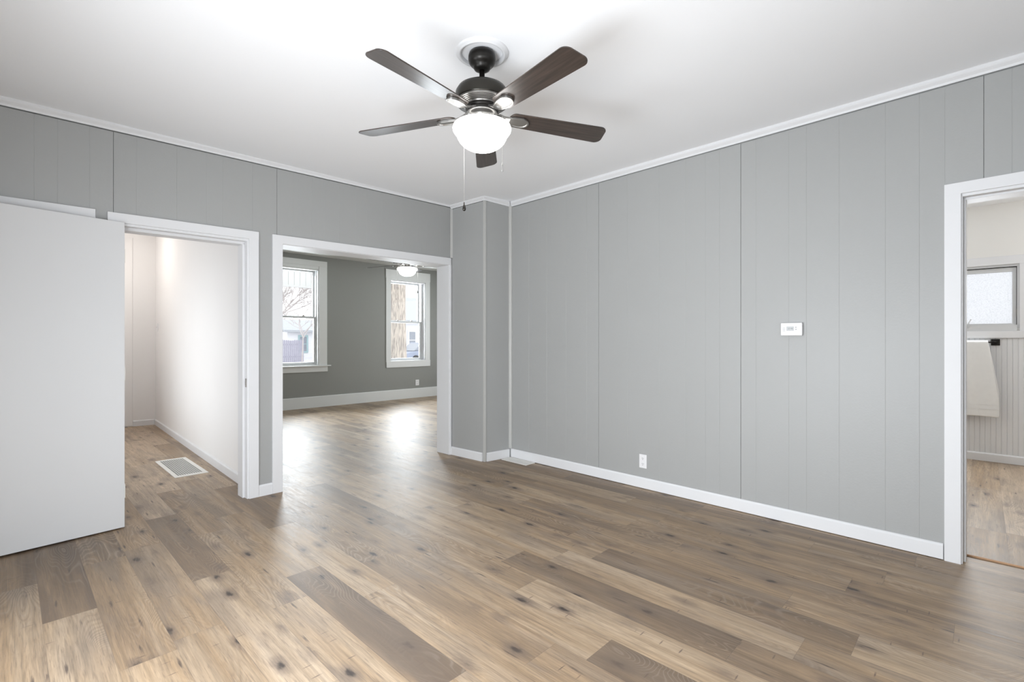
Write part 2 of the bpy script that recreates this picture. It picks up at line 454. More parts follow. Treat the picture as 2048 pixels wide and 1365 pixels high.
def planks(name, edges, y0, y1, x0, x1, z, length, joints, tones, axis=0, kind='structure'):
    bm = bmesh.new()
    uvm = bm.loops.layers.uv.new('metres'); uve = bm.loops.layers.uv.new('edge')
    cl = bm.loops.layers.float_color.new('plank')
    for a, b_ in zip(edges, edges[1:]):
        if b_ <= x0 or a >= x1: continue
        j = joints.get(round(a, 3))
        if j is None: j = rng_.uniform(0, length)
        k = math.floor((y0 - j) / length); y = j + k * length
        while y < y1:
            c, d = y, y + length
            tn = rng_.choice((.30, .38, .48, .55, .62, .70, .76)) + rng_.uniform(-.05, .05)
            st = rng_.choice((0, .1, .2, .3, .7)); sd = rng_.random()
            for (ta, ty), val in tones.items():
                if abs(ta - a) < .012 and c <= ty < d: tn, st = val
            if y > 4.2: tn += 0.32 if a < 1.5 else 0.16  # planks past the openings lightened to stand in for brighter light there
            cc, dd = max(c, y0), min(d, y1); aa, bb = max(a, x0), min(b_, x1)
            if dd > cc:
                pts = [(aa, cc), (bb, cc), (bb, dd), (aa, dd)]
                vs = [bm.verts.new((p[0], p[1], z) if axis == 0 else (p[1], p[0], z)) for p in pts]
                f = bm.faces.new(vs)
                for lp, p in zip(f.loops, pts):
                    lp[uvm].uv = (p[0] - a + sd * 13, p[1] - c + sd * 29)
                    lp[uve].uv = ((p[0] - a) / (b_ - a), (p[1] - c) / length)
                    lp[cl] = (tn, sd, st, 1)
            y += length
    for f in bm.faces:
        f.normal_update()
        if f.normal.z < 0: f.normal_flip()
    me = bpy.data.meshes.new(name); bm.to_mesh(me); bm.free(); me.materials.append(M['plank'])
    o = bpy.data.objects.new(name, me); link(o); props(o, kind=kind)
    return o

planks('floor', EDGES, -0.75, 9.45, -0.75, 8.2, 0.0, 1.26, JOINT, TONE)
BE = [-2.2 + .19 * i for i in range(20)]
bath_floor = planks('floor_bathroom', BE, 3.945, 7.3, -2.0, 1.1, 0.010, 1.26, {}, {}, axis=1)
MB().box(3.935, 3.945, -0.9, 0.11, 0.001, 0.010).build('trim_threshold_edge', paint('raw_laminate_edge', (0.50, 0.30, 0.17), 0.6), kind='structure')

# ------------------------------------------------------------------ ceilings
def ceil_z(x, y):
    u = (x + 0.5) / 4.3; v = (y + 0.65) / 4.9
    return (1 - u) * (1 - v) * 2.745 + u * (1 - v) * 2.802 + (1 - u) * v * 2.722 + u * v * 2.792
bm = MB()
cs = [(-0.75, -0.75), (4.0, -0.75), (3.9, 4.36), (-0.75, 4.28)]
bm.prism(cs, 2.72, 3.0, None)
for v_ in bm.bm.verts:
    if v_.co.z < 2.9: v_.co.z = ceil_z(v_.co.x, v_.co.y)
    else: v_.co.z = 3.02
bm.build('ceiling', M['ceil'], kind='structure')
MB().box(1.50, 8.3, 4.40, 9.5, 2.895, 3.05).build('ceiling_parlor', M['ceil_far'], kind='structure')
MB().box(0.2, 1.7, 4.40, 9.4, 2.88, 3.06).build('ceiling_hall', M['hall'], kind='structure')
MB().box(3.93, 7.4, -2.1, 1.2, 2.70, 2.9).build('ceiling_bathroom', M['ceil'], kind='structure')

# ------------------------------------------------------------------ wall with the openings
GA = [-.30, -.10, .115, .222, .377, .627, .864, 1.055, 1.167, 1.38, 1.706, 1.872, 1.974, 2.133, 2.288, 2.405, 2.568, 2.815, 3.014, 3.122, 3.30]
SA = [.500, 1.571]
TA = lambda s: 2.683 + 0.0245 * s         # underside of the crown on this wall
def zc(s): return TA(s)
w = MB(FA)
GAP = 0.006
w.panel(-0.75, 0.53, 0, TA(-.75) - GAP, GA, SA, z1b=TA(.53) - GAP)
w.panel(0.53, 1.36, 2.10, TA(.53) - GAP, GA, SA, z1b=TA(1.36) - GAP)
w.panel(1.36, 1.60, 0, TA(1.36) - GAP, GA, SA, z1b=TA(1.60) - GAP)
w.panel(1.60, 3.44, 2.12, TA(1.6) - GAP, GA, SA, z1b=TA(3.44) - GAP)
w.panel(3.44, 3.95, 0, TA(3.44) - GAP, [], [], z1b=TA(3.95) - GAP)
for a, b_, z0 in ((-0.75, 0.53, 0), (0.53, 1.36, 2.10), (1.36, 1.60, 0), (1.60, 3.44, 2.12), (3.44, 3.95, 0)):
    w.box(a, b_, -0.02, -0.19, z0, 2.92)
w.build('wall_openings', M['wall'], kind='structure')
# far faces of the same wall (parlor and hall paint)
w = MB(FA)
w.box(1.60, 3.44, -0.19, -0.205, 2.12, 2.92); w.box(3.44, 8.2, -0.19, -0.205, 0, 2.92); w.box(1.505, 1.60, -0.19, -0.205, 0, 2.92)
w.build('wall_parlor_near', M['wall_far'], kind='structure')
w = MB(FA)
w.box(0.2, 0.53, -0.19, -0.205, 0, 2.92); w.box(0.53, 1.36, -0.19, -0.205, 2.10, 2.92); w.box(1.36, 1.44, -0.19, -0.205, 0, 2.92)
w.build('wall_hall_near', M['hall'], kind='structure')

# ------------------------------------------------------------------ long paneled wall with the bathroom door
GB = [2.26, 1.957, 1.721, 1.564, 1.453, 1.189, .974, .865, .676, .434, .271, .157, -.115, -.30, 2.70, 2.95, 3.2, 3.45]
SB = [2.566, 1.296, -.004]
TB = lambda s: 2.752 - 0.0035 * s
DO0, DO1 = -0.74, 0.085                   # door opening along the wall
w = MB(FB)
w.panel(DO1, 3.95, 0, TB(DO1) - GAP, GB, SB, z1b=TB(3.95) - GAP)
w.panel(-0.9, DO1, 2.12, TB(-.9) - GAP, GB, SB, z1b=TB(DO1) - GAP)
w.box(DO1, 4.3, -0.02, -0.16, 0, 2.92); w.box(-0.9, DO1, -0.02, -0.16, 2.12, 2.92)
w.build('wall_long', M['wall'], kind='structure')
# bathroom side skin
w = MB(FB)
w.box(DO1, 1.2, -0.16, -0.172, 0, 2.9); w.box(-2.1, DO0, -0.16, -0.172, 0, 2.9); w.box(DO0, DO1, -0.16, -0.172, 2.12, 2.9)
w.build('wall_bathroom_near', M['bath'], kind='structure')

# ------------------------------------------------------------------ boxed chase in the corner
w = MB()
w.prism([(3.458, 4.285), (3.484, 3.768), (3.84, 3.722), (3.86, 4.30)], 0, 2.745)
w.build('wall_chase', M['wall'], kind='structure')
# corner strips
s_ = MB(); s_.prism([(3.478, 3.783), (3.478, 3.760), (3.502, 3.757), (3.502, 3.766), (3.487, 3.768), (3.487, 3.782)], 0, 2.748)
s_.build('trim_chase_corner', M['strip'], bevel=0.002, kind='structure')
s_ = MB(); s_.prism([(3.440, 4.286), (3.440, 4.272), (3.459, 4.262), (3.462, 4.286)], 2.20, 2.748)
s_.build('trim_inside_corner_openings', M['strip'], kind='structure')
s_ = MB(); s_.prism([(3.806, 3.728), (3.806, 3.716), (3.822, 3.700), (3.840, 3.700), (3.838, 3.728)], 0.10, 2.748)
s_.build('trim_inside_corner_long', M['strip'], kind='structure')

# ------------------------------------------------------------------ walls behind the viewer, each with an unseen window added for light
def ring_wall(fr, s0, s1, z1, a, b_, c, d, thick, name, mat):
    w = MB(fr)
    w.box(s0, a, 0, -thick, 0, z1); w.box(b_, s1, 0, -thick, 0, z1)
    w.box(a, b_, 0, -thick, 0, c); w.box(a, b_, 0, -thick, d, z1)
    return w.build(name, mat, kind='structure')
FL = Frame(-0.5, 0.0, 90)                 # s = y, n = +x
FR = Frame(0.0, -0.65, 0, -1)             # s = x, n = +y
ring_wall(FL, -0.85, 4.25, 2.92, 0.30, 3.10, 0.15, 2.05, 0.15, 'wall_side', M['wall'])
ring_wall(FR, -0.65, 3.95, 2.92, -0.20, 2.30, 0.15, 2.05, 0.15, 'wall_rear', M['wall'])
def plain_window(n, fr, a, b_, c, d):
    o = MB(fr).box(a, b_, -0.09, -0.13, c, c + .05).box(a, b_, -0.09, -0.13, d - .05, d).box(a, a + .05, -0.09, -0.13, c, d).box(b_ - .05, b_, -0.09, -0.13, c, d).box(a, b_, -0.09, -0.13, (c + d) / 2 - .02, (c + d) / 2 + .02).build('window_%d' % n, M['vinyl'], kind='structure')
    MB(fr).box(a + .04, b_ - .04, -0.108, -0.112, c + .04, d - .04).build('pane', M['glass'], o)
plain_window(4, FL, 0.30, 3.10, 0.15, 2.05)  # unseen side window, added as a daylight source
plain_window(5, FR, -0.20, 2.30, 0.15, 2.05)  # unseen rear window, added as a daylight source

# ------------------------------------------------------------------ crown moulding
def crown(fr, s0, s1, za, zb, name, m0=0, m1=0, h=0.040, d=0.030):
    prof = [(0.001, 0), (0.008, 0), (0.012, 0.012), (d - .004, h - .014), (d, h - .008), (d, h + .012), (0.001, h + .012)]
    MB(fr).sweep(s0, s1, prof, za, zb, m0, m1).build(name, M['trim'], kind='structure')
crown(FA, -0.5, 3.452, TA(-.5), TA(3.452), 'trim_crown_openings', 0, -1)
FC1 = Frame(3.458, 4.285, -87.1)          # chase, face along the long wall's direction
FC2 = Frame(3.484, 3.768, -7.36)
crown(FC1, 0.0, 0.518, 2.748, 2.748, 'trim_crown_chase_side', 0, 1)
crown(FC2, 0.0, 0.345, 2.748, 2.738, 'trim_crown_chase_face', -1, -1)
crown(FB, -0.65, 3.73, TB(-.65), TB(3.73), 'trim_crown_long', 0, -1)

# ------------------------------------------------------------------ baseboards
def base(fr, s0, s1, h, name, t=0.014, m0=0, m1=0, z=0.0, mat='trim', parent=None):
    prof = [(0.0005, z), (t, z), (t, h - .012), (t - .004, h - .005), (0.005, h), (0.0005, h)]
    return MB(fr).sweep(s0, s1, prof, 0, 0, m0, m1).build(name, M[mat], parent, kind='structure')
base(FB, 0.165, 3.722, 0.094, 'baseboard_long', 0.014, 0, -1, z=0.005)
base(FA, 1.412, 1.530, 0.092, 'baseboard_between_openings')
base(FC1, 0.006, 0.492, 0.090, 'baseboard_chase_side')
base(FC2, 0.026, 0.340, 0.090, 'baseboard_chase_face', 0.014, 0, -1)

# ------------------------------------------------------------------ doorway into the hall: casing, jamb, stop
w = MB(FA)
w.box(0.467, 1.424, 0, 0.018, 2.075, 2.140, 2.093, 2.158)
w.box(1.350, 1.423, 0, 0.018, 0, 2.094)
w.box(0.467, 0.535, 0, 0.018, 0, 2.076)
w.build('trim_hall_door_casing', M['trim'], bevel=0.002, kind='structure')
w = MB(FA)
w.box(0.53, 0.55, 0.004, -0.21, 0, 2.082); w.box(1.338, 1.362, 0.004, -0.21, 0, 2.090)
w.box(0.53, 1.362, 0.004, -0.21, 2.060, 2.090, 2.072, 2.10)
w.box(0.55, 0.562, -0.05, -0.09, 0, 2.06); w.box(1.322, 1.338, -0.05, -0.16, 0, 2.065); w.box(0.55, 1.338, -0.05, -0.16, 2.040, 2.070, 2.052, 2.075)
j = w.build('trim_hall_door_jamb', M['trim'], bevel=0.0015, kind='structure')
MB(FA).box(1.334, 1.3375, -0.006, -0.030, 0.898, 0.968).box(1.331, 1.336, -0.012, -0.024, 0.915, 0.950).build('strike_plate', M['steel'], j, bevel=0.001)
# neighbouring doorway, covered by the leaf
w = MB(FA)
w.box(-0.46, 0.405, 0, 0.020, 2.06, 2.131, 2.068, 2.142)
w.box(0.335, 0.405, 0, 0.020, 0, 2.066)
w.build('trim_closet_casing', M['trim'], bevel=0.002, kind='structure')
MB(FA).box(-0.40, 0.335, 0.0, 0.008, 0.01, 2.06).build('door_2', M['door'], kind='structure')

# ------------------------------------------------------------------ door leaf swung flat against the wall
FD = Frame(0.552, 4.205, 6.0 + 0.6)
leaf = MB(FD).box(-0.775, 0.0, -0.018, 0.017, 0.016, 2.078, 0.008, 2.074).build('door_1', M['door'], bevel=0.0015, kind='structure')
for z in (0.25, 1.05, 1.85):
    MB(FD).box(0.0, 0.004, -0.016, 0.014, z - .045, z + .045).tube([FD.P(0.004, -0.018, z - .045), FD.P(0.004, -0.018, z + .045)], 0.006).build('hinge', M['enamel'], leaf)
MB().lathe([(0.0, 0), (0.030, 0), (0.030, .006), (0.012, .01), (0.012, .03), (0.027, .042), (0.027, .056), (0.015, .064), (0, .066)], (0, 0, 0), 24)
kn = MB().lathe([(0.0, 0), (0.030, 0), (0.030, .006), (0.012, .01), (0.012, .03), (0.027, .042), (0.027, .056), (0.015, .064), (0, .066)], (0, 0, 0), 24).build('door_knob', M['steel'], leaf, smooth=True)
kn.matrix_world = Matrix.Translation(FD.P(-0.71, 0.017, 0.93)) @ Vector(FD.n).to_track_quat('Z', 'Y').to_matrix().to_4x4()

# ------------------------------------------------------------------ wide cased opening
w = MB(FA)
w.box(1.531, 3.447, 0, 0.018, 2.087, 2.158, 2.121, 2.196)
w.box(1.531, 1.612, 0, 0.018, 0, 2.090)
w.box(3.430, 3.450, 0, 0.018, 0, 2.121)
w.build('trim_wide_opening_casing', M['trim'], bevel=0.002, kind='structure')
w = MB(FA)
w.box(1.598, 1.616, 0.006, -0.21, 0, 2.086)
w.box(3.424, 3.444, 0.006, -0.21, 0, 2.118)
w.box(1.598, 3.444, 0.006, -0.21, 2.083, 2.12, 2.116, 2.15)
w.build('trim_wide_opening_jamb', M['trim'], bevel=0.0015, kind='structure')
w = MB(FA)
w.box(1.53, 1.60, -0.205, -0.225, 0, 2.18); w.box(3.44, 3.54, -0.205, -0.225, 0, 2.18); w.box(1.53, 3.54, -0.205, -0.225, 2.11, 2.20)
w.build('trim_wide_opening_parlor_casing', M['trim_far'], kind='structure')

# ------------------------------------------------------------------ bathroom doorway: casing, jamb
w = MB(FB)
w.box(0.088, 0.160, 0, 0.018, 0, 2.110)
w.box(-0.82, 0.160, 0, 0.018, 2.108, 2.180, 2.108, 2.172)
w.box(-0.82, -0.745, 0, 0.018, 0, 2.110)
w.build('trim_bathroom_door_casing', M['trim'], bevel=0.002, kind='structure')
w = MB(FB)
w.box(0.082, 0.100, 0.004, -0.172, 0, 2.104); w.box(-0.76, -0.74, 0.004, -0.172, 0, 2.104); w.box(-0.76, 0.10, 0.004, -0.172, 2.092, 2.115)
w.box(0.070, 0.083, -0.045, -0.16, 0.0, 2.092); w.box(-0.74, 0.070, -0.045, -0.16, 2.080, 2.093)
w.build('trim_bathroom_door_jamb', M['trim'], bevel=0.0015, kind='structure')

# ------------------------------------------------------------------ hall
w = MB(FH)
w.box(-0.02, 4.66, 0, -0.12, 0, 2.95)
w.build('wall_hall_side', M['hall'], kind='structure')
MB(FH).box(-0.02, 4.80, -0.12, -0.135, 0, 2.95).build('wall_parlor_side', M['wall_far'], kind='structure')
FE = Frame(1.567, 9.051, 180 - 15.7)      # hall end wall, s towards the hidden side
FE = Frame(0.2, 9.20, -6.2)
MB(FE).box(-0.1, 1.55, 0, -0.12, 0, 2.95).build('wall_hall_end', M['hall'], kind='structure')
ring_wall(Frame(0.34, 4.46, 90), -0.05, 4.8, 2.95, 0.54, 3.14, 0.2, 2.1, 0.12, 'wall_hall_window_side', M['hall'])
plain_window(6, Frame(0.34, 4.46, 90), 0.54, 3.14, 0.2, 2.1)
base(FH, 0.0, 4.60, 0.085, 'baseboard_hall_side', 0.014, 0, -1)
base(FE, 1.105, 1.37, 0.085, 'baseboard_hall_end', 0.014, 0, -1)
# panelled closet front on the end wall
w = MB(FE); w.box(0.30, 1.10, 0, 0.012, 0.01, 2.80)
w.build('door_3', M['hall'], bevel=0.004, kind='structure')

# light switch on the hall's side wall
t = empty('light_switch', FH.P(4.53, 0, 1.45), 0, label='small white light switch at the far end of the white hall wall', cat='light switch')
def local(o, parent): o.matrix_parent_inverse = parent.matrix_basis.inverted(); return o
def part(o, parent):
    o.parent = parent; o.matrix_parent_inverse = Matrix.Translation(parent.location).inverted() if parent.rotation_euler.z == 0 else parent.matrix_basis.inverted()
    return o
part(MB(FH).box(4.36, 4.45, 0.0, 0.010, 1.415, 1.53).build('cover_plate', M['plastic'], bevel=0.002), t)
part(MB(FH).box(4.397, 4.413, 0.010, 0.024, 1.462, 1.484).build('toggle', M['plastic'], bevel=0.002), t)

# ------------------------------------------------------------------ parlor (far room) walls
def window_wall():
    w = MB(FW)
    T = -0.20; Z = 2.95
    w.box(1.50, 3.20, 0, T, 0, Z); w.box(4.165, 5.72, 0, T, 0, Z); w.box(6.63, 8.25, 0, T, 0, Z)
    w.box(3.20, 4.165, 0, T, 0, 0.79); w.box(3.20, 4.165, 0, T, 2.64, Z)
    w.box(5.72, 6.63, 0, T, 0, 0.835); w.box(5.72, 6.63, 0, T, 2.59, Z)
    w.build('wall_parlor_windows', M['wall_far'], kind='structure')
window_wall()
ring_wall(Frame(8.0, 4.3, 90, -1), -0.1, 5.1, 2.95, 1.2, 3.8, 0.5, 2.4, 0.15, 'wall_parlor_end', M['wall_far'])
plain_window(7, Frame(8.0, 4.3, 90, -1), 1.2, 3.8, 0.5, 2.4)
base(FW, 1.56, 8.0, 0.212, 'baseboard_parlor', 0.018, mat='trim_far')

def sash(fr, parent, a, b_, c, d, n, name, stile=0.045, mat='vinyl'):
    """one window sash as a frame with a pane as its sub-part"""
    t = 0.030
    m = MB(fr)
    m.box(a, a + stile, n, n - t, c, d); m.box(b_ - stile, b_, n, n - t, c, d)
    m.box(a + stile, b_ - stile, n, n - t, c, c + stile); m.box(a + stile, b_ - stile, n, n - t, d - stile * 0.8, d)
    s = m.build(name, M[mat], parent, bevel=0.002)
    MB(fr).box(a + stile - .004, b_ - stile + .004, n - .013, n - .017, c + stile - .004, d - stile * .8 + .004).build('pane', M['glass'], s)
    return s

def sash_lock(fr, parent, s, z, n):
    MB(fr).box(s - .03, s + .03, n, n - .02, z, z + .012).box(s - .012, s + .012, n - .002, n - .018, z + .012, z + .026).build('sash_lock', M['steel'], parent, bevel=0.003)

# window nearer the hall: flat casing, stool and apron
w1 = MB(FW)
w1.box(3.05, 3.20, 0, 0.02, 0.80, 2.70); w1.box(4.16, 4.318, 0, 0.02, 0.80, 2.70)
w1.box(3.05, 4.318, 0, 0.022, 2.70, 2.805); w1.box(3.19, 4.16, 0, 0.012, 2.642, 2.70)
w1 = w1.build('window_1', M['trim_far'], bevel=0.002, kind='structure')
MB(FW).box(2.98, 4.385, -0.10, 0.055, 0.782, 0.804).build('window_stool', M['trim_far'], w1, bevel=0.004)
MB(FW).box(3.05, 4.330, 0, 0.018, 0.680, 0.782).build('apron', M['trim_far'], w1, bevel=0.002)
MB(FW).box(3.20, 3.222, 0, -0.2, .79, 2.64).box(4.143, 4.165, 0, -0.2, .79, 2.64).box(3.20, 4.165, 0, -0.2, 2.62, 2.645).box(3.20, 4.165, -0.05, -0.2, .785, .82).box(4.128, 4.143, -.055, -.07, .82, 2.62).build('window_jamb', M['trim_far'], w1, bevel=0.001)
sash(FW, w1, 3.222, 4.135, 1.700, 2.625, -0.115, 'upper_sash')
sash(FW, w1, 3.222, 4.140, 0.820, 1.738, -0.075, 'lower_sash')
sash_lock(FW, w1, 3.90, 1.738, -0.080)
# window beside the tree
w2 = MB(FW)
w2.box(5.612, 5.725, 0, 0.02, 0.815, 2.62); w2.box(6.628, 6.745, 0, 0.02, 0.815, 2.62)
w2.box(5.605, 6.752, 0, 0.022, 2.62, 2.81); w2.box(5.620, 6.752, 0, 0.022, 0.697, 0.838)
w2.box(5.725, 6.628, 0, 0.02, 2.59, 2.62)
w2 = w2.build('window_2', M['trim_far'], bevel=0.002, kind='structure')
MB(FW).box(5.72, 5.74, 0, -0.2, .83, 2.59).box(6.612, 6.632, 0, -0.2, .83, 2.59).box(5.72, 6.632, 0, -0.2, 2.57, 2.59).box(5.72, 6.632, 0, -0.2, .82, .842).build('window_jamb', M['trim'], w2, bevel=0.001)
sash(FW, w2, 5.742, 6.560, 1.672, 2.572, -0.130, 'upper_sash', 0.050)
sash(FW, w2, 5.742, 6.585, 0.842, 1.710, -0.095, 'lower_sash', 0.050)
MB(FW).box(6.585, 6.612, -0.09, -0.17, .842, 2.572).build('side_track', M['vinyl'], w2)
sash_lock(FW, w2, 5.97, 1.710, -0.10); sash_lock(FW, w2, 6.33, 1.710, -0.10)

# ------------------------------------------------------------------ outlets
def outlet(fr, s0, s1, z0, z1, label, name='wall_outlet'):
    t = empty(name, fr.P((s0 + s1) / 2, 0, z0), 0, label=label, cat='outlet', group=None)
    part(MB(fr).box(s0, s1, 0.0005, 0.006, z0, z1).build('cover_plate', M['plastic'], bevel=0.002), t)
    c = (s0 + s1) / 2; h = z1 - z0
    for k in (0.30, 0.70):
        zc_ = z0 + h * k
        r = MB(fr)
        pts = [(c + 0.0165 * math.cos(2 * math.pi * i / 20), zc_ + 0.0145 * math.sin(2 * math.pi * i / 20)) for i in range(20)]
        a = [r.bm.verts.new(fr.P(p[0], 0.0055, p[1])) for p in pts]; b_ = [r.bm.verts.new(fr.P(p[0], 0.0085, p[1])) for p in pts]
        r.bm.faces.new(b_)
        for i in range(20): r.bm.faces.new((a[i], a[(i + 1) % 20], b_[(i + 1) % 20], b_[i]))
        rc = part(r.build('receptacle', M['plastic']), t)
        sl = MB(fr).box(c - .0075, c - .0050, 0.0080, 0.0088, zc_ - .001, zc_ + .008).box(c + .0045, c + .0070, 0.0080, 0.0088, zc_ - .001, zc_ + .008).box(c - .0025, c + .0025, 0.0080, 0.0088, zc_ - .010, zc_ - .005)
        so = sl.build('slots', M['dark']); so.parent = rc; so.matrix_parent_inverse = (rc.matrix_parent_inverse @ rc.matrix_basis).inverted() if False else Matrix.Identity(4)
        so.parent = rc
        so.matrix_parent_inverse = (t.matrix_basis @ rc.matrix_parent_inverse).inverted()
    return t
outlet(FB, 2.070, 2.141, 0.175, 0.292, 'white duplex outlet low on the long light grey paneled wall')
outlet(FW, 6.362, 6.455, 0.272, 0.400, 'white outlet above the tall baseboard on the dark grey parlor wall')

# ------------------------------------------------------------------ thermostat
t = empty('thermostat', FB.P(0.95, 0, 1.30), 0, label='white digital thermostat with a small screen on the long paneled wall', cat='thermostat')
part(MB(FB).box(0.886, 1.014, 0.001, 0.008, 1.308, 1.394).build('back_plate', M['plastic_grey'], bevel=0.003), t)
part(MB(FB).box(0.884, 1.018, 0.007, 0.030, 1.307, 1.396).build('body', M['plastic'], bevel=0.006, bseg=3), t)
scr = part(MB(FB).box(0.937, 0.978, 0.0295, 0.0312, 1.343, 1.368).build('screen', M['screen'], bevel=0.0008), t)
part(MB(FB).box(0.935, 0.980, 0.0290, 0.0303, 1.341, 1.370).build('screen_bezel', M['plastic_grey']), t)
for z in (1.350, 1.364):
    o = MB().lathe([(0, 0), (0.0045, 0), (0.0045, 0.002), (0.0035, 0.003), (0, 0.003)], (0, 0, 0), 16).build('button', M['plastic_grey'], smooth=False)
    o.matrix_world = Matrix.Translation(FB.P(0.922, 0.0295, z)) @ Vector(FB.n).to_track_quat('Z', 'Y').to_matrix().to_4x4()
    part(o, t)
g = MB(FB)
for i in range(4):
    g.box(0.988, 1.005, 0.0295, 0.0306, 1.338 + i * .007, 1.3405 + i * .007)
part(g.build('speaker_slots', M['plastic_grey']), t)
g = MB(FB)                                 # tiny clock figures on the screen: vertical and horizontal bars
SEG = {'1': 'bc', '2': 'abged', '4': 'fgbc', '8': 'abcdefg'}
def seg_digit(ch, s, z, w_=.0042, h_=.009):
    q = {'a': (0, w_, h_ - .0008, h_), 'd': (0, w_, 0, .0008), 'g': (0, w_, h_ / 2 - .0004, h_ / 2 + .0004), 'f': (0, .0008, h_ / 2, h_), 'e': (0, .0008, 0, h_ / 2), 'b': (w_ - .0008, w_, h_ / 2, h_), 'c': (w_ - .0008, w_, 0, h_ / 2)}
    for k in SEG[ch]:
        a, b_, c, d = q[k]; g.box(s - a, s - b_, 0.0310, 0.0316, z + c, z + d)
for i, ch in enumerate('1248'): seg_digit(ch, .9725 - i * .0078 - (0.002 if i > 1 else 0), 1.351)
dg = g.build('clock_figures', M['dark']); dg.parent = scr; dg.matrix_parent_inverse = (t.matrix_basis @ scr.matrix_parent_inverse).inverted()

# ------------------------------------------------------------------ floor registers
def grille_holes(x0, x1, y0, y1, nx, ny, z, bar):
    m = MB()
    for i in range(nx + 1):
        x = x0 + (x1 - x0) * i / nx; m.box(x - bar, x + bar, y0, y1, z - .003, z)
    for i in range(ny + 1):
        y = y0 + (y1 - y0) * i / ny; m.box(x0, x1, y - bar, y + bar, z - .003, z)
    return m
t = empty('floor_register', (1.21, 5.80, 0), R(0.8), label='white square-holed floor register set in the hall floor', cat='floor vent')
w = MB().box(1.077, 1.108, 5.37, 6.25, .0006, .006).box(1.318, 1.349, 5.37, 6.25, .0006, .006).box(1.108, 1.318, 5.37, 5.43, .0006, .006).box(1.108, 1.318, 6.21, 6.25, .0006, .006)
part(w.build('frame', M['enamel']), t)
part(grille_holes(1.110, 1.316, 5.432, 6.208, 11, 24, 0.0054, 0.0024).build('grille', M['enamel']), t)
part(MB().box(1.09, 1.34, 5.39, 6.24, .0004, .0016).build('dark_duct_sheet', M['dark']), t)  # flat dark sheet standing in for the shade down the duct
t = empty('floor_register', (3.73, 3.52, 0), 0, label='small white slotted floor register against the baseboard by the corner chase', cat='floor vent')
w = MB().box(3.668, 3.680, 3.345, 3.700, .0006, .007).box(3.795, 3.807, 3.345, 3.700, .0006, .007).box(3.680, 3.795, 3.345, 3.362, .0006, .007).box(3.680, 3.795, 3.683, 3.700, .0006, .007)
part(w.build('frame', M['enamel']), t)
w = MB()
for i in range(26):
    y = 3.362 + i * .0126; w.box(3.680, 3.795, y, y + .0092, .003, .0066)
w.box(3.734, 3.741, 3.36, 3.685, .003, .0068)
part(w.build('grille', M['enamel']), t)
part(MB().box(3.676, 3.799, 3.355, 3.690, .0004, .002).build('dark_duct_sheet', M['dark']), t)  # dark sheet under the slots in place of the duct's shade

# ------------------------------------------------------------------ ceiling fans
def blade_outline():
    L0, L1, w0, w1 = -0.022, 0.545, 0.054, 0.068
    pts = []
    for i in range(13):                     # rounded root
        a = R(90 + 180 * i / 12); pts.append((L0 + 0.035 + 0.035 * math.cos(a), w0 * math.sin(a)))
    for i in range(9):                      # tip corner
        a = R(-90 + 90 * i / 8); pts.append((L1 - 0.050 + 0.042 * math.cos(a), -w1 + 0.040 + 0.040 * math.sin(a)))
    for i in range(9):
        a = R(90 * i / 8); pts.append((L1 - 0.036 + 0.036 * math.cos(a), w1 - 0.036 + 0.036 * math.sin(a)))
    return pts

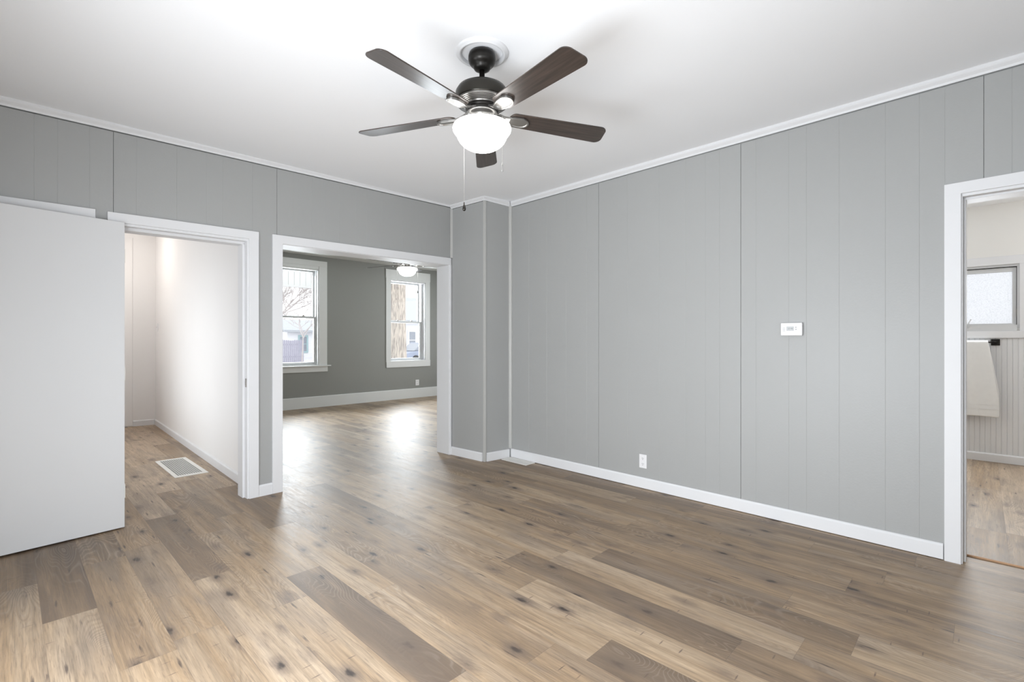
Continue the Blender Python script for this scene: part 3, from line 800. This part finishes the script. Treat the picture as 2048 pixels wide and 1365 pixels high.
def make_fan(name, x, y, zceil, phase, label, chains=True, medallion=None):
    root = empty(name, (x, y, 0), 0, label=label, cat='ceiling fan')
    def lat(nm, prof, mat, parent=root, smooth=True, seg=56):
        o = MB().lathe(prof, (0, 0, 0), seg).build(nm, M[mat], parent, smooth=smooth)
        return o
    canopy = lat('canopy', [(0.0, zceil), (0.066, zceil), (0.070, zceil - .012), (0.071, zceil - .030), (0.068, zceil - .045), (0.058, zceil - .058), (0.047, zceil - .064), (0.045, zceil - .068), (0.040, zceil - .080), (0.024, zceil - .087), (0.0, zceil - .087)], 'black_metal')
    lat('downrod', [(0.0, zceil - .08), (0.014, zceil - .08), (0.014, 2.600), (0.024, 2.598), (0.026, 2.588), (0.0, 2.588)], 'black_metal')
    mot = lat('motor_housing', [(0.0, 2.594), (0.065, 2.592), (0.100, 2.584), (0.124, 2.570), (0.136, 2.550), (0.1385, 2.530), (0.1375, 2.508), (0.135, 2.500), (0.0, 2.499)], 'bronze')
    gr = lat('grooved_ring', [

(0.134, 2.501), (0.132, 2.494), (0.127, 2.492), (0.1265, 2.499), (0.1235, 2.499), (0.123, 2.491), (0.118, 2.489), (0.1175, 2.497), (0.1145, 2.497), (0.114, 2.488), (0.109, 2.486), (0.1085, 2.494), (0.1055, 2.494), (0.105, 2.485), (0.100, 2.483), (0.0995, 2.491), (0.0965, 2.491), (0.096, 2.482), (0.090, 2.480), (0.088, 2.476), (0.0, 2.476)], 'brushed', smooth=False, seg=128)
    lat('flywheel', [(0, 2.477), (0.0865, 2.477), (0.087, 2.4765), (0.085, 2.4625), (0.0845, 2.462), (0.0, 2.462)], 'black_metal')
    sw = lat('switch_housing', [(0.0, 2.463), (0.072, 2.463), (0.074, 2.450), (0.078, 2.448), (0.078, 2.442), (0.060, 2.440), (0.050, 2.430), (0.047, 2.405), (0.050, 2.397), (0.110, 2.390), (0.122, 2.386), (0.122, 2.378), (0.0, 2.378)], 'brushed')
    lat('globe', [(0.118, 2.386), (0.135, 2.384), (0.147, 2.377), (0.151, 2.366), (0.149, 2.356), (0.141, 2.344), (0.131, 2.337), (0.129, 2.330), (0.126, 2.318), (0.116, 2.300), (0.100, 2.284), (0.078, 2.270), (0.050, 2.261), (0.022, 2.257), (0.0, 2.256)], 'globe')
    # brackets and blades
    bo = blade_outline()
    for i in range(5):
        a = phase + R(72) * i
        bm_ = MB()
        v0 = [bm_.bm.verts.new((p[0], p[1], 0.0)) for p in bo]; v1 = [bm_.bm.verts.new((p[0], p[1], 0.006)) for p in bo]
        bm_.bm.faces.new(v0[::-1]); bm_.bm.faces.new(v1)
        for k in range(len(bo)):
            q = (k + 1) % len(bo); bm_.bm.faces.new((v0[k], v0[q], v1[q], v1[k]))
        bl = bm_.build('blade', M['blade'], root, bevel=0.0015)
        Mx = Matrix.Rotation(a, 4, 'Z') @ Matrix.Translation((0.165, 0, 2.434)) @ Matrix.Rotation(R(1.0), 4, 'Y') @ Matrix.Rotation(R(-11.5), 4, 'X')
        bl.matrix_basis = Mx
        # bracket: arm from the flywheel, then a scooped plate under the blade root
        br = MB()
        pl = [(-0.098, .016), (-0.07, .013), (-0.045, .017), (-0.02, .026), (0.01, .034)]
        pl = pl + [(0.045 + 0.045 * math.cos(R(80 - 16 * k)), 0.037 * math.sin(R(80 - 16 * k))) for k in range(6)]
        up = pl; dn = [(p[0], -p[1]) for p in pl[::-1] if p[1] > 1e-4]
        out_ = up + dn
        def bz(x): return -0.0125 if x > -0.03 else -0.0125 + 0.030 * min(1, (-0.03 - x) / .065)
        lo = [br.bm.verts.new((p[0], p[1], bz(p[0]))) for p in out_]; hi = [br.bm.verts.new((p[0], p[1], bz(p[0]) + .0115)) for p in out_]
        li = [br.bm.verts.new((p[0] * .90 + .001, p[1] * .80, bz(p[0]))) for p in out_]; lj = [br.bm.verts.new((p[0] * .88 + .001, p[1] * .74, bz(p[0]) + .004)) for p in out_]
        nn_ = len(out_)
        for k in range(nn_):
            q = (k + 1) % nn_
            br.bm.faces.new((lo[k], lo[q], hi[q], hi[k])); br.bm.faces.new((lo[q], lo[k], li[k], li[q])); br.bm.faces.new((li[q], li[k], lj[k], lj[q]))
        h = nn_ // 2
        for top in (lj, hi):
            for k in range(h - (nn_ % 2 == 0)):
                a_, b2, c2_, d2 = top[k], top[k + 1], top[nn_ - 2 - k], top[nn_ - 1 - k]
                vs_ = []
                for v_ in (a_, b2, c2_, d2):
                    if v_ not in vs_: vs_.append(v_)
                if len(vs_) > 2: br.bm.faces.new(vs_)
        b_ = br.build('bracket', M['brushed'], bl, bevel=0.001)
    if chains:
        for (dx, dy, z1, fob) in chains:
            ch = MB()
            ch.tube([(dx * .72, dy * .72, 2.40), (dx * .9, dy * .9, 2.398), (dx, dy, 2.388), (dx, dy, z1 + .035)], 0.0011, 6)
            n = int((2.385 - z1 - .035) / .012)
            for k in range(n):
                z = z1 + .035 + k * .012
                r_ = 0.0018
                ch.lathe([(0, r_), (r_, 0), (0, -r_)], (dx, dy, z), 6)
            c_ = ch.build('pull_chain', M['chain'], root)
            if fob == 'dark':
                MB().lathe([(0.0, .048), (0.003, .046), (0.003, .034), (0.006, .026), (0.0095, .012), (0.0085, .003), (0.004, -.001), (0, -.0015)], (dx, dy, z1), 16).build('pull_fob', M['bronze'], c_, smooth=True)
            else:
                pts = [(dx + .0085 * math.sin(2 * math.pi * k / 20) * (0.35 + 0.65 * (0.5 - 0.5 * math.cos(2 * math.pi * k / 20))), dy, z1 + .022 + .022 * math.cos(2 * math.pi * k / 20)) for k in range(21)]
                MB().tube(pts, 0.0016, 8).build('pull_ring', M['chain'], c_, smooth=True)
    return root

FX, FY = 1.705, 1.862
fz = ceil_z(FX, FY)
rt = Vector((math.sin(R(44)), -math.cos(R(44)))); fw = Vector((math.cos(R(44)), math.sin(R(44))))
def off(l, d): v = rt * l + fw * d; return (v.x, v.y)
c1 = off(-0.104, 0.118); c2 = off(0.108, -0.115)
make_fan('ceiling_fan', FX, FY, fz - 0.012, R(18.8 - 46), 'dark bronze five-blade ceiling fan with a lit globe in the main room', chains=[(c1[0], c1[1], 1.975, 'dark'), (c2[0], c2[1], 2.105, 'ring')])
md = empty('ceiling_medallion', (FX, FY, fz), 0, label='round white ceiling ring around the mount of the main room fan', cat='ceiling medallion')
o = MB().lathe([(0.106, 0.0), (0.106, -.010), (0.108, -.018), (0.114, -.022), (0.121, -.021), (0.123, -.017), (0.130, -.016), (0.136, -.008), (0.138, 0.001)], (0, 0, 0), 72).build('moulded_ring', M['trim'], md, smooth=True)
MB().lathe([(0.0, -0.0015), (0.108, -0.0015), (0.108, 0.002), (0, .002)], (0, 0, 0), 48).build('recess_plate', paint('old_cream_plaster', (0.38, 0.36, 0.29), 0.8, 0.35, 30), md)
make_fan('ceiling_fan', 4.237, 6.312, 2.896, R(15 - 46), 'dark ceiling fan with a lit bowl globe seen in the parlor near its windows', chains=[(-0.108, 0.112, 2.10, 'ring'), (0.115, -0.108, 2.00, 'dark')])

# lamp added above the doorway's view to light the hall
hl = empty('added_hall_lamp', (0.72, 8.15, 2.88), 0, label='small round lamp added out of view on the hall ceiling', cat='added lamp')
MB().lathe([(0, 0), (0.13, 0), (0.13, -.02), (0, -.02)], (0, 0, 0), 32).build('mount', M['enamel'], hl)
MB().lathe([(0.12, -.02), (0.118, -.05), (0.09, -.08), (0.04, -.095), (0, -.098)], (0, 0, 0), 32).build('lamp_shade', emit('added_hall_lamp_glass', (1.0, 0.94, 0.88), 56.0), hl, smooth=True)

# ------------------------------------------------------------------ bathroom
FBW = Frame(7.16, 0.0, 90, -1)            # s = y, n = -x
w = MB(FBW)
w.box(-2.1, -0.27, 0, -0.15, 0, 2.9); w.box(0.50, 1.2, 0, -0.15, 0, 2.9); w.box(-0.27, 0.50, 0, -0.15, 0, 1.40); w.box(-0.27, 0.50, 0, -0.15, 2.06, 2.9)
w.build('wall_bathroom_window', M['bath'], kind='structure')
MB().box(3.95, 7.3, 1.0, 1.1, 0, 2.9).build('wall_bathroom_side', M['bath'], kind='structure')
MB().box(3.95, 7.3, -2.0, -1.9, 0, 2.9).build('wall_bathroom_back', M['bath'], kind='structure')
w = MB(Frame(7.148, 0.0, 90, -1))
w.panel(-1.9, 1.0, 0.01, 1.30, [-1.88 + i * .0405 for i in range(71)], depth=-0.012, gw=0.004, gd=0.004)
w.build('wall_bathroom_wainscot', M['bead'], kind='structure')
FBP = Frame(7.148, 0.0, 90, -1)
MB(FBP).box(-1.9, 1.0, 0, 0.022, 1.300, 1.374).build('trim_bathroom_rail', M['trim'], bevel=0.003, kind='structure')
base(FBP, -1.9, 1.0, 0.095, 'baseboard_bathroom', 0.016, z=0.01)
wb = MB(FBW).box(-0.36, -0.27, 0.0, 0.018, 1.374, 2.10).box(0.50, 0.59, 0.0, 0.018, 1.374, 2.10).box(-0.36, 0.59, 0.0, 0.020, 2.06, 2.148).build('window_3', M['trim'], bevel=0.002, kind='structure')
MB(FBW).box(-0.27, -0.252, 0, -.12, 1.40, 2.06).box(.482, .50, 0, -.12, 1.40, 2.06).box(-.252, .482, 0, -.12, 2.038, 2.06).box(-.252, .482, 0.010, -.12, 1.376, 1.437).build('window_jamb', M['vinyl'], wb)
s_ = MB(FBW).box(-.248, -.219, -.03, -.06, 1.436, 2.030).box(.46, .478, -.03, -.06, 1.436, 2.030).box(-.219, .46, -.03, -.06, 1.436, 1.452).box(-.219, .46, -.03, -.06, 1.988, 2.030).build('awning_sash', M['vinyl'], wb, bevel=0.002)
MB(FBW).box(-.222, .463, -.044, -.048, 1.449, 1.991).build('frosted_pane', M['frosted'], s_)
MB(FBW).box(-.2525, -.248, -.03, -.05, 1.430, 2.038).box(-.25, .48, -.03, -.05, 2.030, 2.037).build('dark_gap_strip', M['dark'], wb)  # dark strips standing in for the shaded gap beside and above the sash
MB(FBW).box(-.262, -.250, -.005, -.03, 1.52, 1.60).build('latch', M['steel'], wb, bevel=0.002)
MB(FBW).box(0.02, .14, 0.0, .012, 1.395, 1.410).tube([FBW.P(.11, .006, 1.40), FBW.P(.11, .03, 1.46), FBW.P(.09, .03, 1.50)], .006).build('crank', M['vinyl'], wb, bevel=0.002)

tb = empty('towel_bar', FBP.P(0.2, 0, 1.257), 0, label='black towel bar with square end plates on the bathroom wainscot', cat='towel bar')
part(MB().tube([FBP.P(-0.095, 0.065, 1.257), FBP.P(0.52, 0.065, 1.257)], 0.008, 12).build('bar', M['black_metal'], smooth=True), tb)
for s in (-0.095, 0.52):
    part(MB(FBP).box(s - .034, s + .034, 0.0005, 0.010, 1.223, 1.289).box(s - .022, s + .022, .010, .016, 1.236, 1.276).build('end_plate', M['black_metal'], bevel=0.002), tb)
    part(MB().tube([FBP.P(s, 0.012, 1.257), FBP.P(s, 0.074, 1.257)], 0.011, 12).build('post', M['black_metal'], smooth=True), tb)

def towel():
    """cloth folded over the bar: front drop long, flaring to the hem"""
    bm_ = bmesh.new(); nu, nv = 26, 60
    rows = []
    for j in range(nv + 1):
        v = j / nv
        row = []
        for i in range(nu + 1):
            u = i / nu
            # v 0..0.42 back drop, 0.42..0.5 over the bar, 0.5..1 front drop
            if v < 0.44:
                q = (0.44 - v) / 0.44; z = 1.262 - q * 0.66; n = 0.050 - 0.012 * q
            elif v < 0.5:
                a = (v - .44) / .06 * math.pi; z = 1.262 + 0.012 * math.sin(a); n = 0.065 - 0.014 * math.cos(a)
                q = 0
            else:
                q = (v - 0.5) / 0.5; z = 1.262 - q * 0.780; n = 0.079 + 0.020 * q
            flare = 0.082 * min(1, q / 0.78) ** 0.9
            s0 = -0.040 - flare; s1 = 0.385 + flare * .6
            s = s0 + (s1 - s0) * u
            n += 0.006 * math.sin(u * 17 + 0.6) * min(1, q * 1.6) + 0.003 * math.sin(u * 41 + q * 6) * q
            row.append(bm_.verts.new(FBP.P(s, n, z + 0.004 * math.sin(u * 5) * q)))
        rows.append(row)
    for a, b_ in zip(rows, rows[1:]):
        for i in range(nu): bm_.faces.new((a[i], a[i + 1], b_[i + 1], b_[i]))
    me = bpy.data.meshes.new('towel'); bm_.to_mesh(me); bm_.free(); me.materials.append(M['towel'])
    o = bpy.data.objects.new('towel', me); link(o)
    for p in me.polygons: p.use_smooth = True
    m = o.modifiers.new('thick', 'SOLIDIFY'); m.thickness = 0.007; m.offset = 0
    m = o.modifiers.new('sub', 'SUBSURF'); m.levels = 1; m.render_levels = 1
    props(o, label='white bath towel draped over the black bar below the frosted window', cat='towel')
    def band(z, h, nm):
        b = bmesh.new(); a0 = []; a1 = []
        for i in range(nu + 1):
            u = i / nu; q = (1.262 - z) / 0.780
            flare = 0.082 * min(1, q / 0.78) ** 0.9
            s = (-0.040 - flare) + (0.425 + 1.6 * flare) * u
            n = 0.079 + 0.020 * q + 0.006 * math.sin(u * 17 + 0.6) * min(1, q * 1.6) + 0.003 * math.sin(u * 41 + q * 6) * q + 0.0042
            a0.append((s, n, z)); a1.append((s, n, z + h))
        mm = MB(FBP)
        for i in range(nu):
            P = FBP.P
            v = [mm.bm.verts.new(P(*p)) for p in (a0[i], a0[i + 1], a1[i + 1], a1[i])]
            w_ = [mm.bm.verts.new(P(p[0], p[1] + .002, p[2])) for p in (a0[i], a0[i + 1], a1[i + 1], a1[i])]
            mm.bm.faces.new(w_)
            for k in range(4): mm.bm.faces.new((v[k], v[(k + 1) % 4], w_[(k + 1) % 4], w_[k]))
        b.free()
        mm.build(nm, M['towel'], o)
    band(0.562, 0.006, 'woven_band'); band(0.610, 0.004, 'woven_band')
towel()
# lamp added out of view to light the bathroom
bl = empty('added_bath_lamp', (5.6, -1.86, 2.15), 0, label='three-shade lamp added out of view on the bathroom back wall', cat='wall lamp')
MB().box(-.25, .25, -.035, -.015, -.04, .04).build('wall_plate', M['black_metal'], bl)
for dx in (-.16, 0, .16):
    MB().lathe([(0, .07), (.03, .07), (.05, .03), (.055, -.05), (.05, -.06), (0, -.06)], (dx, .07, 0), 24).build('lamp_shade', emit('added_bath_lamp_glass', (1.0, 0.97, 0.93), 40.0), bl, smooth=True)

# ------------------------------------------------------------------ outdoors, seen through the parlor windows
GZ = -0.30
MB().box(-30, 70, 9.9, 90, GZ - .2, GZ).build('ground', M['snow'], kind='structure')
# porch beam and ceiling in front of the window nearer the hall
w = MB(Frame(0, 12.0, 0))
w.panel(1.0, 5.7, 2.62, 3.05, [1.05 + .14 * i for i in range(34)], gw=.008, gd=.01, depth=-.10)
w.box(1.0, 5.7, 0.02, -0.12, 2.585, 2.625)
props(w.build('porch_beam', M['porch']), 'pale beadboard porch beam outside the parlor window with the stool', 'porch beam')

def tree_trunk():
    rnd = random.Random(4); bm_ = bmesh.new(); seg = 40; rings = []
    for j in range(30):
        z = GZ - .05 + j * .26; r = 0.335 + 0.16 * math.exp(-(z - GZ) * 1.6) - 0.006 * z
        row = []
        for k in range(seg):
            a = 2 * math.pi * k / seg
            q = r * (1 + 0.035 * math.sin(a * 9 + j * .35) + 0.03 * math.sin(a * 5 - j * .2) + rnd.uniform(-.012, .012))
            row.append(bm_.verts.new((TX + q * math.cos(a) + .012 * z, TY + q * math.sin(a), z)))
        rings.append(row)
    for a, b_ in zip(rings, rings[1:]):
        for k in range(seg): bm_.faces.new((a[k], a[(k + 1) % seg], b_[(k + 1) % seg], b_[k]))
    bm_.faces.new(rings[-1])
    me = bpy.data.meshes.new('tree_trunk'); bm_.to_mesh(me); bm_.free(); me.materials.append(M['bark'])
    for p in me.polygons: p.use_smooth = True
    o = bpy.data.objects.new('tree_trunk', me); link(o)
    props(o, 'thick furrowed tree trunk standing just outside the plain-sill parlor window', 'tree')
TX, TY = 7.78, 12.30
tree_trunk()

def branchy(name, base_, height, seed, label, r0, depth_=5, spread=0.5, first=0.35):
    rnd = random.Random(seed); m = MB()
    def grow(p, d, L, r, lv):
        q = p + d * L
        mid = (p + q) / 2 + Vector((rnd.uniform(-1, 1), rnd.uniform(-1, 1), rnd.uniform(-.5, .5))) * L * .06
        m.tube([p, mid, q], r, 5 if lv < 3 else 3, r * .62)
        if lv == 0: return
        for _ in range(4):
            nd = (d + Vector((rnd.uniform(-1, 1), rnd.uniform(-1, 1), rnd.uniform(-.5, .7))) * spread * 1.7).normalized()
            grow(p + (q - p) * rnd.uniform(.55, 1), nd, L * rnd.uniform(.6, .82), r * .58, lv - 1)
    grow(Vector(base_), Vector((0.04, 0, 1)), height * first, r0, depth_)
    o = m.build(name, M['twig'])
    return props(o, label, 'tree')
branchy('bare_tree', (21.3, 58.0, GZ), 12.5, 5, 'tall bare winter tree behind the roofs with a forked thick trunk', .17, 6, .62)
branchy('bare_sapling', (14.0, 33.5, GZ), 5.2, 9, 'small bare sapling in front of the weathered picket fence', .06, 3, .5, .42)

def house(name, x0, x1, y, wall_h, roof_h, label, depth_=7, gable=True, wins=(), eave=.4, trimmat='trim'):
    root = empty(name, ((x0 + x1) / 2, y, GZ), 0, label=label, cat='house')
    m = MB(Frame(0, y, 0)); n = int(wall_h / .16)
    for i in range(n):
        z = GZ + i * wall_h / n; m.sweep(x0, x1, [(0, z), (.03, z), (.005, z + wall_h / n), (0, z + wall_h / n)])
    m.box(x0, x1, -.001, -depth_, GZ, GZ + wall_h)
    part(m.build('siding', M['siding']), root)
    zt = GZ + wall_h; xm = (x0 + x1) / 2
    r = MB(Frame(0, y, 0))
    if gable:
        r.prism([(0, 0)] * 3, 0, 1) if False else None
        for nn0, nn1 in ((eave, -depth_),):
            P = r.fr.P
            t_ = .18
            for (xa, za, xb, zb) in ((x0 - eave, zt - .15, xm, zt + roof_h), (xm, zt + roof_h, x1 + eave, zt - .15)):
                v = [r.bm.verts.new(P(*p)) for p in ((xa, nn0, za), (xb, nn0, zb), (xb, nn1, zb), (xa, nn1, za), (xa, nn0, za + t_), (xb, nn0, zb + t_), (xb, nn1, zb + t_), (xa, nn1, za + t_))]
                for f in ((0, 3, 2, 1), (4, 5, 6, 7), (0, 1, 5, 4), (1, 2, 6, 5), (2, 3, 7, 6), (3, 0, 4, 7)): r.bm.faces.new([v[i] for i in f])
        part(r.build('roof', M['shingle']), root)
        g_ = MB(Frame(0, y, 0)); P = g_.fr.P
        a = [g_.bm.verts.new(P(*p)) for p in ((x0, 0.0, zt), (x1, 0.0, zt), (xm, 0.0, zt + roof_h))]
        b_ = [g_.bm.verts.new(P(*p)) for p in ((x0, -.1, zt), (x1, -.1, zt), (xm, -.1, zt + roof_h))]
        g_.bm.faces.new(a); g_.bm.faces.new(b_[::-1])
        for i in range(3): g_.bm.faces.new((a[i], a[(i + 1) % 3], b_[(i + 1) % 3], b_[i]))
        part(g_.build('gable_wall', M['siding']), root)
    else:
        r.sweep(x0 - eave, x1 + eave, [(eave, zt - .05), (eave, zt + .12), (-depth_ / 2, zt + roof_h + .1), (-depth_ / 2, zt + roof_h), ])
        r.sweep(x0 - eave, x1 + eave, [(-depth_ / 2, zt + roof_h), (-depth_ / 2, zt + roof_h + .1), (-depth_ - eave, zt + .12), (-depth_ - eave, zt - .05)])
        part(r.build('roof', M['shingle']), root)
    for (wx0, wx1, wz0, wz1, tm) in wins:
        f = MB(Frame(0, y, 0)); k = .14
        f.box(wx0 - k, wx0, .03, .08, wz0 - k, wz1 + k); f.box(wx1, wx1 + k, .03, .08, wz0 - k, wz1 + k)
        f.box(wx0, wx1, .03, .08, wz1, wz1 + k); f.box(wx0, wx1, .03, .08, wz0 - k, wz0); f.box(wx0, wx1, .03, .07, (wz0 + wz1) / 2 - .03, (wz0 + wz1) / 2 + .03)
        fo = part(f.build('house_window', M[tm]), root)
        pn = MB(Frame(0, y, 0)).box(wx0, wx1, .031, .045, wz0, wz1).build('window_glass', M['outglass'])
        pn.parent = fo; pn.matrix_parent_inverse = (root.matrix_basis @ fo.matrix_parent_inverse).inverted()
    return root
house('neighbour_house', 18.5, 24.6, 32.0, 3.05, 2.1, 'white sided house with a grey roof behind the thick tree trunk', 6, False, [(21.62, 22.18, .70, 1.98, 'trim'), (19.4, 20.1, .7, 2.0, 'trim')])
house('cottage', 15.95, 20.5, 41.0, 2.35, 1.0, 'low white cottage with a teal-framed window beyond the picket fence', 5, False, [(16.95, 17.5, .42, 1.62, 'teal'), (18.9, 19.6, .4, 1.6, 'teal')])
house('farther_house', 9.0, 16.8, 47.0, 2.65, 1.3, 'pale house behind the cottage and the bare sapling', 7, False, [(17.2 - 0.9, 16.6, .8, 1.7, 'trim'), (13.6, 14.2, .8, 1.7, 'trim')])

# picket fence: every picket its own part
fn = empty('picket_fence', (13.6, 37.0, GZ), 0, label='weathered purple-grey picket fence between the sapling and the cottage', cat='fence')
part(MB(Frame(0, 37.0, 0)).box(11.6, 15.62, -.02, -.07, GZ + .35, GZ + .45).box(11.6, 15.62, -.02, -.07, GZ + 1.25, GZ + 1.35).build('fence_rail', M['fence']), fn)
rnd = random.Random(2)
for i in range(27):
    x0 = 11.6 + i * .149; h = 1.66 + rnd.uniform(-.04, .04); P = Frame(0, 37.0, 0).P
    m = MB(); v0 = []
    pts = [(x0, GZ), (x0 + .13, GZ), (x0 + .13, GZ + h - .05), (x0 + .065, GZ + h), (x0, GZ + h - .05)]
    a = [m.bm.verts.new(P(p[0], 0, p[1])) for p in pts]; b_ = [m.bm.verts.new(P(p[0], -.02, p[1])) for p in pts]
    m.bm.faces.new(a); m.bm.faces.new(b_[::-1])
    for k in range(5): m.bm.faces.new((a[k], a[(k + 1) % 5], b_[(k + 1) % 5], b_[k]))
    part(m.build('picket', M['fence']), fn)

# parked car in front of the neighbour's house
cr = empty('parked_car', (20.2, 28.0, GZ), 0, label='blue-grey car parked in front of the white neighbouring house', cat='car')
def car():
    body = [(12.7, .35), (12.75, .75), (13.1, .85), (13.6, .90), (16.3, .92), (16.7, .80), (16.8, .40), (16.6, .28), (12.9, .28)]
    cab = [(13.4, .90), (14.0, 1.42), (15.5, 1.45), (16.2, .92)]
    def ext(pl, n0, n1, nm, mat, parent=None):
        m = MB(Frame(5.45, 28.0, 0)); P = m.fr.P
        a = [m.bm.verts.new(P(x_, n0, GZ + z_)) for x_, z_ in pl]; b_ = [m.bm.verts.new(P(x_, n1, GZ + z_)) for x_, z_ in pl]
        m.bm.faces.new(a); m.bm.faces.new(b_[::-1])
        for k in range(len(pl)): m.bm.faces.new((a[k], a[(k + 1) % len(pl)], b_[(k + 1) % len(pl)], b_[k]))
        return part(m.build(nm, M[mat], bevel=.04), cr)
    ext(body, .85, -.85, 'body', 'carpaint'); ext(cab, .70, -.70, 'cabin', 'outglass')
    ext([(14.02, 1.38), (15.5, 1.41), (15.48, 1.48), (14.05, 1.46)], .70, -.70, 'roof', 'carpaint')
    for wx in (13.45, 15.95):
        for n_ in (.72, -.86):
            m = MB(); c = Frame(5.45, 28.0, 0).P(wx, n_, GZ + .31)
            m.tube([c, c + Vector((0, -.18 if n_ > 0 else -.18, 0))], .31, 20)
            part(m.build('wheel', M['dark']), cr)
car()
